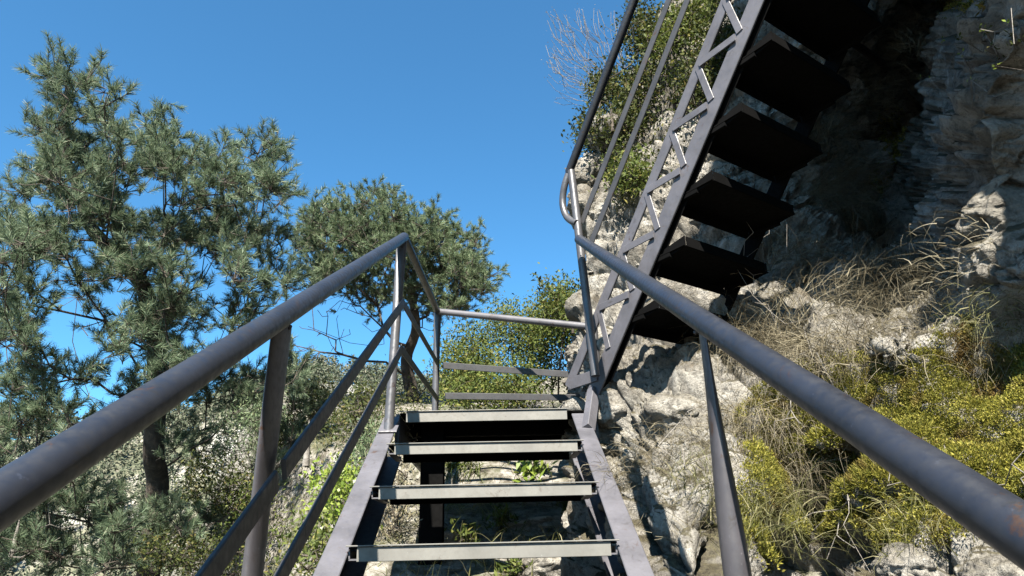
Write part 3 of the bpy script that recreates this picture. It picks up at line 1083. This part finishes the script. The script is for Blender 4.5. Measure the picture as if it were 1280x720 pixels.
# bush left of the stringer foot and undergrowth below it
G_LOW = "bushes below the left stringer"
low = [([(425, 620, 26, 30)], 3.5, "bright yellow-green bush beside the left stringer", M_fresh, .030, .016, 60),
       ([(440, 540, 26, 26), (455, 500, 14, 20)], 4.6, "brownish thin bush near the end post foot", M_leafd, .03, .012, 30),
       ([(400, 690, 40, 26)], 3.1, "olive undergrowth at the frame bottom left of the stair", M_leaf, .03, .013, 50),
       ([(500, 600, 14, 60), (490, 660, 16, 40)], 3.6, "rusty brown thin bush seen through the left tread gaps", M_straw, .03, .009, 26),
       ([(330, 640, 40, 40), (290, 690, 40, 30)], 5.2, "grey-green bush behind the left post foot", M_leaf, .03, .012, 36)]
low += [([(300, 545, 36, 34), (330, 520, 24, 26)], 5.7, "grey-green bush on the slope behind the left post", M_needle2, .04, .010, 70),
        ([(265, 600, 40, 30), (300, 620, 30, 30)], 5.5, "olive bush between the big pine's trunk and the left post", M_leafd, .035, .014, 70),
        ([(395, 500, 26, 26), (360, 540, 20, 26)], 6.6, "dull green bush between the left midrails, far from the stair", M_leafd, .035, .016, 60),
        ([(445, 590, 20, 26), (462, 560, 12, 22)], 4.2, "pale grey-green bush close to the left stringer, above the bright one", M_needle2, .035, .009, 45),
        ([(250, 700, 40, 20), (210, 690, 40, 22)], 4.9, "dark bush at the frame bottom below the big pine", M_leafd, .03, .014, 50)]
for ells, dp, lb, mt, ll, lw, n in low:
    e = ells[-1]
    f = at(e[0], e[1] + e[3] + 20, dp)
    shrub("bush", lb, f, ell_targets(ells, dp, .18, n), mt, 24, ll, lw, .05, G_LOW)

# dead branches low at the left
for k, (pts, lb) in enumerate((([(20, 640), (60, 630), (85, 610), (50, 660), (75, 672), (40, 690), (100, 655)], "bleached dead branch lying low at the far left"),
                               ([(385, 520), (440, 560), (410, 590), (430, 600), (455, 610)], "bleached thin dead twigs left of the stringer"))):
    dp = 5.2 if k == 0 else 4.0
    f = at(pts[0][0], pts[0][1] + 30, dp)
    shrub("dead_branch", lb, f, [at(x, y, dp + rng.normal() * .1) for x, y in pts], M_straw, 0, .02, .01, .02, "bleached dead branches", .007, "branch", M_barkl)


# ------------------------------------------------------------------ plants under and beside the stairs
def blades(n, root, spread, ln, wid, lean, droop, segs=5, up=A([0, 0, 1.0]), out=None):
    r0 = root + np.clip(rng.normal(size=(n, 3)), -1.5, 1.5) * spread
    d = unit(rand_dir(n) * lean + up)
    if out is not None:
        d = unit(d + out)
    L = ln * rng.uniform(.55, 1.15, n)
    sdv = unit(np.cross(d, rand_dir(n))) * wid * rng.uniform(.4, 1.0, (n, 1))
    pts, p = [r0], r0.copy()
    dd = d.copy()
    for _ in range(segs):
        dd = unit(dd + A([0, 0, -droop]) * rng.uniform(.6, 1.3, (n, 1)) + rng.normal(size=(n, 3)) * .16)
        p = p + dd * (L / segs)[:, None]
        pts.append(p.copy())
    V = []
    for k, q in enumerate(pts):
        w_k = 1 - .85 * k / segs
        V += [q - sdv * w_k, q + sdv * w_k]
    V = np.stack(V, 1)
    m_ = 2 * (segs + 1)
    q = A([[2 * k, 2 * k + 1, 2 * k + 3, 2 * k + 2] for k in range(segs)])
    Fc = (np.arange(n)[:, None, None] * m_ + q[None]).reshape(-1, 4)
    return V.reshape(-1, 3), Fc


def tuft(name, label, px, py, n, spread, ln, wid, lean, droop, mat, group, out=None, cat="grass tuft", rock=True, dp=3.0):
    if rock:
        p, nv = on_rock(px, py)
    else:
        p, nv = at(px, py, dp), A([0, 0, 1.0])
    p = A(p)
    V, Fc = blades(n, p, A(spread), ln, wid, lean, droop, out=(nv * .8 if out is None else A(out)))
    o = mesh_np(name, V - p, Fc, mat)
    o.location = p
    return tag(o, label, cat, group)


G_T = "grass tufts on the rock"
tuft("grass_tuft", "big drooping straw-coloured grass tuft above the moss bank", 1108, 358, 2200, (.12, .06, .03), .46, .0019, .95, .50, M_straw, G_T)
tuft("grass_tuft", "dry grass tuft hanging in the shaded rock cleft", 1055, 215, 520, (.08, .06, .08), .38, .0014, .8, .34, M_straw, G_T)
tuft("grass_tuft", "thin dry grass tuft beside the stair treads", 1010, 250, 300, (.08, .06, .08), .36, .0014, .9, .25, M_straw, G_T)
tuft("grass_tuft", "matted straw tuft just right of the right post", 945, 440, 900, (.12, .08, .06), .30, .0019, 1.0, .42, M_straw, G_T)
tuft("grass_tuft", "straw tuft low behind the right post", 960, 540, 900, (.12, .08, .08), .24, .0019, 1.0, .42, M_straw, G_T)
tuft("grass_tuft", "greenish grass tuft at the lower edge right of the post", 945, 660, 420, (.10, .08, .06), .22, .0016, .9, .38, M_grass, G_T)
tuft("grass_tuft", "brown dry tuft on the rubble right of the stringer", 775, 600, 260, (.05, .05, .05), .17, .0014, 1.1, .3, M_straw, G_T)
tuft("grass_tuft", "sparse dry tuft on the pale rubble left of the right post", 840, 560, 300, (.10, .08, .06), .17, .0013, 1.2, .35, M_straw, G_T)
tuft("grass_tuft", "short green tuft on the rubble beside the right post", 870, 605, 200, (.06, .05, .05), .13, .0016, .9, .3, M_grass, G_T)
tuft("grass_tuft", "small yellow tuft between white rocks behind the midrails", 790, 255, 240, (.08, .06, .04), .24, .002, 1.0, .3, M_grass, G_T)
tuft("grass_tuft", "straw tuft at the bank's far right edge", 1255, 470, 300, (.07, .05, .04), .18, .0014, 1.0, .4, M_straw, G_T)
tuft("grass_tuft", "dry stalk tuft below the dark grass cleft", 1035, 440, 600, (.12, .06, .05), .26, .0018, 1.1, .4, M_straw, G_T)

for px, py, n, ln, lb in ((1035, 165, 260, .34, "thin pale grass hanging beside the moss-topped rock nose"), (1075, 285, 420, .36, "long dry grass hanging above the big straw tuft"),
                          (985, 300, 260, .34, "wispy dry grass at the ends of the black treads"), (1100, 60, 200, .30, "dark grass wisp under the roof of the rock niche"),
                          (1190, 345, 260, .20, "short dry tuft at the foot of the grey rock wall"), (1245, 395, 240, .18, "short green-brown tuft where the wall meets the moss"),
                          (925, 415, 300, .30, "dry stalks behind the lowest black tread"), (1000, 600, 500, .20, "flattened straw tuft in the middle of the moss bank"),
                          (1150, 660, 260, .14, "low grass tuft above the lichen-crusted rock")):
    tuft("grass_tuft", lb, px, py, n, (.09, .07, .05), ln, .0017, .95, .36, M_straw if py < 380 or px < 1010 else M_grass, G_T)
for px, py, n, ln, lb in ((1062, 392, 330, .22, "matted dry grass on the ledge left of the big straw tuft"), (1008, 405, 380, .22, "matted dry grass on the ledge beside the lowest treads"), (1148, 402, 240, .18, "matted dry grass on the ledge right of the big straw tuft"), (1095, 425, 260, .18, "matted grass where the ledge drops to the moss"),
                          (1045, 250, 700, .42, "broad curtain of dry grass in the niche right of the black treads"), (1015, 190, 420, .36, "dry grass wisp level with the mossy rock nose, beside the treads"),
                          (1085, 120, 300, .30, "sparse grass on the dark rock above the mossy nose"), (1150, 60, 220, .26, "dry wisp below the leafy top right spray"),
                          (1000, 330, 420, .34, "tangled grass just below the niche curtain, by the lowest treads"), (1215, 330, 160, .16, "small dry wisp in a crack of the grey rock wall")):
    tuft("grass_tuft", lb, px, py, n, (.12, .09, .10), ln, .0018, .95, .34, M_straw, G_T)
G_P = "small plants under the stairs"
gp = lambda px, py, dp: at(px, py, dp)


def leafy(label, px, py, dp, n, size, ll, lw, mat, name="leafy_plant"):
    f = at(px, py + size * .7, dp)
    tg = [at(px + rng.normal() * size * .5, py + rng.normal() * size * .38, dp + rng.normal() * .06) for _ in range(n)]
    return shrub(name, label, f, tg, mat, 8, ll, lw, .02, G_P, .0035, "plant", None, .7)


leafy("bright fresh green leafy plant on the rock, seen above the third tread", 668, 592, 4.75, 34, 26, .085, .026, M_fresh)
leafy("darker leafy weed behind the lowest tread gap", 626, 650, 3.6, 20, 18, .045, .014, M_leaf)
leafy("small weed at the right end of the lowest tread gap", 715, 634, 3.7, 18, 15, .04, .012, M_leaf)
leafy("small weed low at the left of the lowest tread gap", 580, 670, 3.4, 18, 16, .04, .012, M_leaf)
leafy("olive weed under the lowest tread, middle", 640, 712, 2.9, 20, 20, .04, .013, M_leaf)
tuft("fern", "drooping fern fronds on the rock, seen above the third tread", 568, 588, 170, (.11, .05, .02), .24, .007, .7, .5, M_leaf, G_P, (0, -.6, .3), "fern", False, 4.75)

# stones under the stairs
G_S = "pale stones under the stairs"
M_stone = rock_mat("pale_stone", .35)


def stone(label, px, py, dp, sx, sy, sz, group=G_S, seed=0):
    p = at(px, py, dp)
    n = 40
    th = np.linspace(0, np.pi, n)
    ph = np.linspace(0, 2 * np.pi, 2 * n, endpoint=False)
    u = np.stack([np.sin(th)[:, None] * np.cos(ph), np.sin(th)[:, None] * np.sin(ph), np.cos(th)[:, None] + 0 * ph], -1)
    _, e, idv = worley(u * 1.5 + seed * 7.1)
    r = 1 + .28 * fbm(u * 1.3 + seed * 3.3, 4) + .25 * (idv - .5) * np.clip(e * 4, 0, 1) - .08 * np.exp(-e * 12) + .06 * fbm(u * 6 + seed, 4)
    G = u * r[..., None] * A([sx, sy, sz])
    i, j = np.meshgrid(np.arange(n - 1), np.arange(2 * n), indexing="ij")
    j2 = (j + 1) % (2 * n)
    Fc = np.stack([i * 2 * n + j, i * 2 * n + j2, (i + 1) * 2 * n + j2, (i + 1) * 2 * n + j], -1).reshape(-1, 4)
    Fc = Fc[:, ::-1]
    o = mesh_np("stone", G, Fc, M_stone, smooth=True)
    o.location = p
    return tag(o, label, "stone", group)


stone("flat pale stone between the fern and the bright plant", 612, 600, 4.9, .22, .2, .13, seed=1)
stone("pale grey stone right of the bright plant", 700, 596, 4.8, .14, .14, .12, seed=2)
stone("small pale stone at the right end of the upper tread gap", 716, 578, 4.8, .08, .08, .07, seed=3)
stone("long pinkish stone seen across the lowest tread gap", 668, 656, 3.8, .36, .18, .10, seed=4)
stone("pale stone at the left of the lowest tread gap", 555, 672, 3.5, .13, .11, .08, seed=5)
stone("pale stone block low under the left of the lowest tread", 690, 704, 2.95, .15, .12, .09, seed=6)
G_S2 = "pale rocks right of the stairs"
for k, (px, py, s_, lb) in enumerate(((1120, 705, .075, "pale lichen-crusted rock at the foot of the moss bank"), (1255, 712, .075, "pale rock at the lower right corner"),
                                     (770, 590, .075, "bright white rock right of the stringer below the newel"), (765, 522, .09, "white rock wedge right of the foot bar"),
                                     (1190, 520, .05, "grey rock knob poking through the moss"), (995, 405, .11, "pale rock shoulder right of the lowest upper tread"),
                                     (835, 505, .13, "cream boulder behind the lowest upper tread"))):
    p, nv = on_rock(px, py)
    o = stone(lb, px, py, 1, s_, s_, s_ * .8, G_S2, 20 + k)
    o.location = p - nv * s_ * .35

# moss bank (fronds over the ledge): one uncountable cover
fmask = np.zeros(len(CLf))
pxx, pyy = CLpx[:, 0], CLpx[:, 1]
ok = ~np.isnan(pxx)
nz = fbm(CLf * 2.3 + 3, 4)
bank = [(1130, 520, 190, 75), (1040, 570, 110, 60), (1110, 630, 130, 55), (1230, 480, 90, 70), (1240, 600, 80, 60), (960, 640, 50, 70)]
for cx_, cy_, rx_, ry_ in bank:
    d = ((pxx - cx_) / rx_) ** 2 + ((pyy - cy_) / ry_) ** 2
    fmask = np.maximum(fmask, np.where(ok, 1.15 - d, 0))
wt = np.clip(fmask + nz * .9 + .05, 0, 1) * (Nf[:, 2] > -.25) * (fmask > 0)
# weight by area of a grid cell
ar = np.linalg.norm(np.cross(np.gradient(CL, axis=0), np.gradient(CL, axis=1)), axis=-1).ravel()
wt = wt * ar
NM = 125000
ids = rng.choice(len(CLf), NM, p=wt / wt.sum())
d1_, _, _ = worley(CLf[ids] * 7.5)
p = CLf[ids] + Nf[ids] * (.040 * np.clip(1 - (d1_ / .75) ** 2, 0, 1))[:, None] + rng.normal(size=(NM, 3)) * .006
nb = 3
p3 = np.repeat(p, nb, 0) + rng.normal(size=(NM * nb, 3)) * .004
n3 = np.repeat(Nf[ids], nb, 0)
sz = np.repeat(np.clip(.6 + .8 * fbm(p * 5, 3), .35, 1.4), nb)
d = unit(n3 * .9 + rand_dir(NM * nb) * .8 + A([0, 0, .3]))
V, Fc = leaves(p3, d, rand_dir(NM * nb), .0145 * sz * rng.uniform(.6, 1.5, NM * nb), .0038 * rng.uniform(.7, 1.3, NM * nb))
moss = mesh_np("moss", V, Fc, M_moss)
tag(moss, "yellow-green moss covering the sunlit bank", "moss", None, "stuff")
# moss higher up on the shaded rock
wt2 = np.where(ok, np.maximum(1 - ((pxx - 1115) / 22) ** 2 - ((pyy - 165) / 45) ** 2, 1 - ((pxx - 1100) / 16) ** 2 - ((pyy - 225) / 26) ** 2), 0)
wt2 = np.maximum(wt2, np.where(ok, 1 - ((pxx - 1200) / 40) ** 2 - ((pyy - 5) / 12) ** 2, 0))
wt2 = np.clip(wt2, 0, 1) * ar
ids = rng.choice(len(CLf), 3500, p=wt2 / wt2.sum())
p3 = np.repeat(CLf[ids], 3, 0) + rng.normal(size=(10500, 3)) * .01
d = unit(np.repeat(Nf[ids], 3, 0) + rand_dir(10500) * .8)
V, Fc = leaves(p3, d, rand_dir(10500), .03 * rng.uniform(.6, 1.4, 10500), .009 * rng.uniform(.7, 1.3, 10500))
tag(mesh_np("moss", V, Fc, M_moss), "moss cushions on the shaded rock nose above the grass", "moss", None, "stuff")
# litter of short dry blades over bank and rubble
wt3 = np.where(ok, np.maximum(1 - ((pxx - 850) / 90) ** 2 - ((pyy - 600) / 110) ** 2, 1 - ((pxx - 980) / 90) ** 2 - ((pyy - 520) / 120) ** 2), 0)
wt3 = np.maximum(wt3, np.where(ok, .5 * (1 - ((pxx - 1110) / 180) ** 2 - ((pyy - 540) / 170) ** 2), 0))
wt3 = np.clip(wt3 + nz * .7, 0, 1) * (wt3 > 0) * ar
NL = 9000
ids = rng.choice(len(CLf), NL, p=wt3 / wt3.sum())
r0 = CLf[ids] + Nf[ids] * .008
d = unit(rand_dir(NL) + Nf[ids] * .35 + A([0, 0, -.2]))
ln = rng.uniform(.02, .10, NL)
V, Fc = frusta(np.concatenate([r0, r0 + d * ln[:, None] * .5]), np.concatenate([r0 + d * ln[:, None] * .5, r0 + d * ln[:, None] * .95 + A([0, 0, -.006]) + rng.normal(size=(NL, 3)) * .006]), np.full(2 * NL, .0011), np.full(2 * NL, .0008), 3)
tag(mesh_np("dry_litter", V, Fc, M_straw), "dry grass litter and twigs strewn over rubble and bank", "litter", None, "stuff")

# ground cover on the slope below the stairs
NG = 20000
gxr, gyr = rng.uniform(-4.5, .4, NG), rng.uniform(1.2, 7.5, NG)
keep = fbm(np.stack([gxr, gyr, gxr * 0], -1) * 1.2, 3) > -.15
gxr, gyr = gxr[keep], gyr[keep]
root = np.stack([gxr, gyr, height(gxr, gyr)], -1)
V, Fc = blades(len(root), root, .01, .16, .0028, .8, .25, 4)
tag(mesh_np("ground_cover", V, Fc, M_grass), "sparse grass and herbs on the slope below the stairs", "ground cover", None, "stuff")

NU = 900
ux, uy = rng.uniform(-5.5, -.75, NU), rng.uniform(1.5, 9.5, NU)
uz = height(ux, uy)
cen = np.stack([ux, uy, uz + .05], -1)
KL = 60
hh_ = rng.uniform(.12, .38, NU)
pp = np.repeat(cen, KL, 0) + rng.normal(size=(NU * KL, 3)) * np.repeat(hh_, KL)[:, None] * A([.55, .55, .5])
V, Fc = leaves(pp, unit(rand_dir(NU * KL) + A([0, 0, .4])), unit(rand_dir(NU * KL) + A([-.1, -.5, 1.0])), .034 * rng.uniform(.6, 1.4, NU * KL), .014 * rng.uniform(.7, 1.3, NU * KL))
tag(mesh_np("undergrowth", V, Fc, M_leafd), "tangled low undergrowth on the steep slope at the left", "undergrowth", None, "stuff")

# bare twigs over the rock
G_B = "bare twigs on the rock"


def twig(label, root, tips, r=.004, mat=None, leafy_=0, lm=None):
    f = A(root, float)
    return shrub("bare_twig", label, f, tips, lm or M_fresh, leafy_, .016, .010, .008, G_B, r, "twig", mat or M_barkl)


def off_rock(px, py, k):
    p, nv = on_rock(px, py)
    return p * (1 - k)


twig("long budding twig reaching left across the dark rock top", off_rock(1290, 105, .03), [off_rock(1150, 98, .18), off_rock(1215, 103, .12), off_rock(1180, 50, .15), off_rock(1205, 70, .12), off_rock(1240, 80, .10), off_rock(1225, 40, .12), off_rock(1260, 30, .1), off_rock(1160, 100, .17)], .0035, None, 4)
twig("bare forked twig in front of the black treads", off_rock(1000, 420, .05), [off_rock(915, 255, .28), off_rock(930, 270, .25), off_rock(955, 300, .2), off_rock(975, 240, .2), off_rock(940, 345, .2), off_rock(960, 380, .12), off_rock(930, 300, .22)], .0035, None, 1, M_straw)
twig("arching dry stem between tread ends and grass cleft", off_rock(1010, 400, .04), [off_rock(950, 310, .2), off_rock(985, 280, .18), off_rock(1040, 300, .1), off_rock(965, 330, .18), off_rock(920, 330, .2)], .003, None, 0)
twig("tangled pale rootlets under the moss bank", off_rock(1060, 620, .03), [off_rock(1000, 690, .08), off_rock(1030, 700, .09), off_rock(1065, 690, .09), off_rock(1015, 660, .08), off_rock(1085, 715, .08), off_rock(1045, 668, .09), off_rock(990, 655, .06), off_rock(1055, 655, .09)], .0035, None, 0)
twig("pale bent twig at the right edge of the bank", off_rock(1240, 610, .02), [off_rock(1285, 555, .1), off_rock(1262, 580, .08), off_rock(1285, 590, .08), off_rock(1290, 620, .08)], .004, None, 0)
twig("thin dry stalks leaning over the grass beside the handrail", off_rock(1060, 500, .03), [off_rock(1000, 410, .12), off_rock(1020, 440, .10), off_rock(1035, 400, .1), off_rock(985, 440, .1), off_rock(1080, 455, .08)], .003, None, 0)

for k_, (rx_, ry_, tips, lb, n_l) in enumerate((
        (1255, 20, [(1195, 2), (1215, 14), (1230, 40), (1180, 20), (1262, 45), (1240, 60), (1205, 35)], "leafy dark spray hanging at the top right of the rock", 9),
        (1040, 20, [(1010, 40), (1030, 70), (1000, 20), (1052, 60), (1015, 75)], "small-leaved spray hanging under the dark rock roof", 6),
        (1130, 195, [(1095, 230), (1080, 260), (1110, 265), (1060, 240), (1070, 285)], "trailing bare stems below the mossy rock nose", 0),
        (1170, 300, [(1120, 320), (1135, 290), (1150, 340), (1105, 300)], "short bare twigs left of the grey rock wall", 1),
        (960, 480, [(930, 440), (945, 470), (985, 500), (1000, 530), (965, 545), (915, 480), (990, 470)], "grey tangle of stems right of the right post", 0),
        (900, 500, [(850, 480), (865, 530), (835, 545), (880, 560), (855, 575)], "pale fallen twigs on the rubble left of the right post", 0),
        (1180, 560, [(1120, 580), (1140, 600), (1160, 590), (1110, 600)], "thin dry twig lying on the moss", 0))):
    twig(lb, off_rock(rx_, ry_, .02), [off_rock(a_, b_, .05 + .08 * random.random()) for a_, b_ in tips] + [off_rock(a_ + random.uniform(-14, 14), b_ + random.uniform(-14, 14), .04 + .08 * random.random()) for a_, b_ in tips], .0032, M_barkl if k_ != 1 else M_bark, n_l, M_leafd if n_l > 3 else M_straw)

# ------------------------------------------------------------------ distant wood over the valley side
NTREE = 3000
az = np.radians(rng.uniform(-50, 14, NTREE * 3))
rr = rng.uniform(42, 125, NTREE * 3)
tx, ty = rr * np.sin(az), rr * np.cos(az)
dn = fbm(np.stack([tx, ty, tx * 0], -1) * .06 + 3, 4)
sel = np.where(dn > rng.uniform(-.55, .3, len(dn)))[0][:NTREE]
tx, ty = tx[sel], ty[sel]
tb = np.stack([tx, ty, height(tx, ty)], -1)
hh = rng.uniform(1.6, 4.2, len(tb))
k = 110
tt = rng.uniform(.12, 1, (len(tb), k))
con = rng.uniform(size=(len(tb), 1)) < .5
wd = np.where(con, .30 * (1.05 - tt), .36 * np.sqrt(np.clip(1 - (2 * tt - 1.05) ** 2, .02, 1)))
an = rng.uniform(0, 2 * np.pi, (len(tb), k))
qq = np.sqrt(rng.uniform(.2, 1, (len(tb), k)))
P_ = np.stack([np.cos(an) * wd * qq, np.sin(an) * wd * qq, tt], -1) * hh[:, None, None] + tb[:, None]
m_ = len(tb) * k
V, Fc = leaves(P_.reshape(-1, 3), unit(rand_dir(m_) + A([0, 0, .2])), rand_dir(m_), np.repeat(hh, k) * rng.uniform(.07, .15, m_), np.repeat(hh, k) * rng.uniform(.04, .08, m_))
tag(mesh_np("distant_wood", V, Fc, M_far), "mixed wood and scrub on the far valley side", "wood", None, "stuff")

# overall paint, rock and leaf reflectance
KREF = {"shade_black_steel": .24, "moss_fronds": .78, "pine_needles": .60, "pine_needles_yellower": .60, "fresh_leaves": .7, "stringer_paint": .44, "rail_paint": .34, "bar_paint": .50, "post_paint": .52, "galvanised_tread": .38, "limestone": .50, "pale_stone": .54, "hillside_ground": .56, "far_foliage": .62, "shrub_leaves": .66, "dry_grass": .52, "half_green_grass": .62}
for m in bpy.data.materials:
    if not m.use_nodes:
        continue
    t = m.node_tree
    kk = KREF.get(m.name.split(".")[0], .56 if any(n_.type == "BSDF_TRANSLUCENT" for n_ in t.nodes) else .42)
    for n_ in list(t.nodes):
        for sk_ in n_.inputs:
            if sk_.is_linked and ((n_.type == "BSDF_PRINCIPLED" and sk_.name == "Base Color") or (n_.type == "BSDF_TRANSLUCENT" and sk_.name == "Color")):
                src = sk_.links[0].from_socket
                t.links.new(mix(t, 1.0, src, (kk, kk, kk), "MULTIPLY"), sk_)
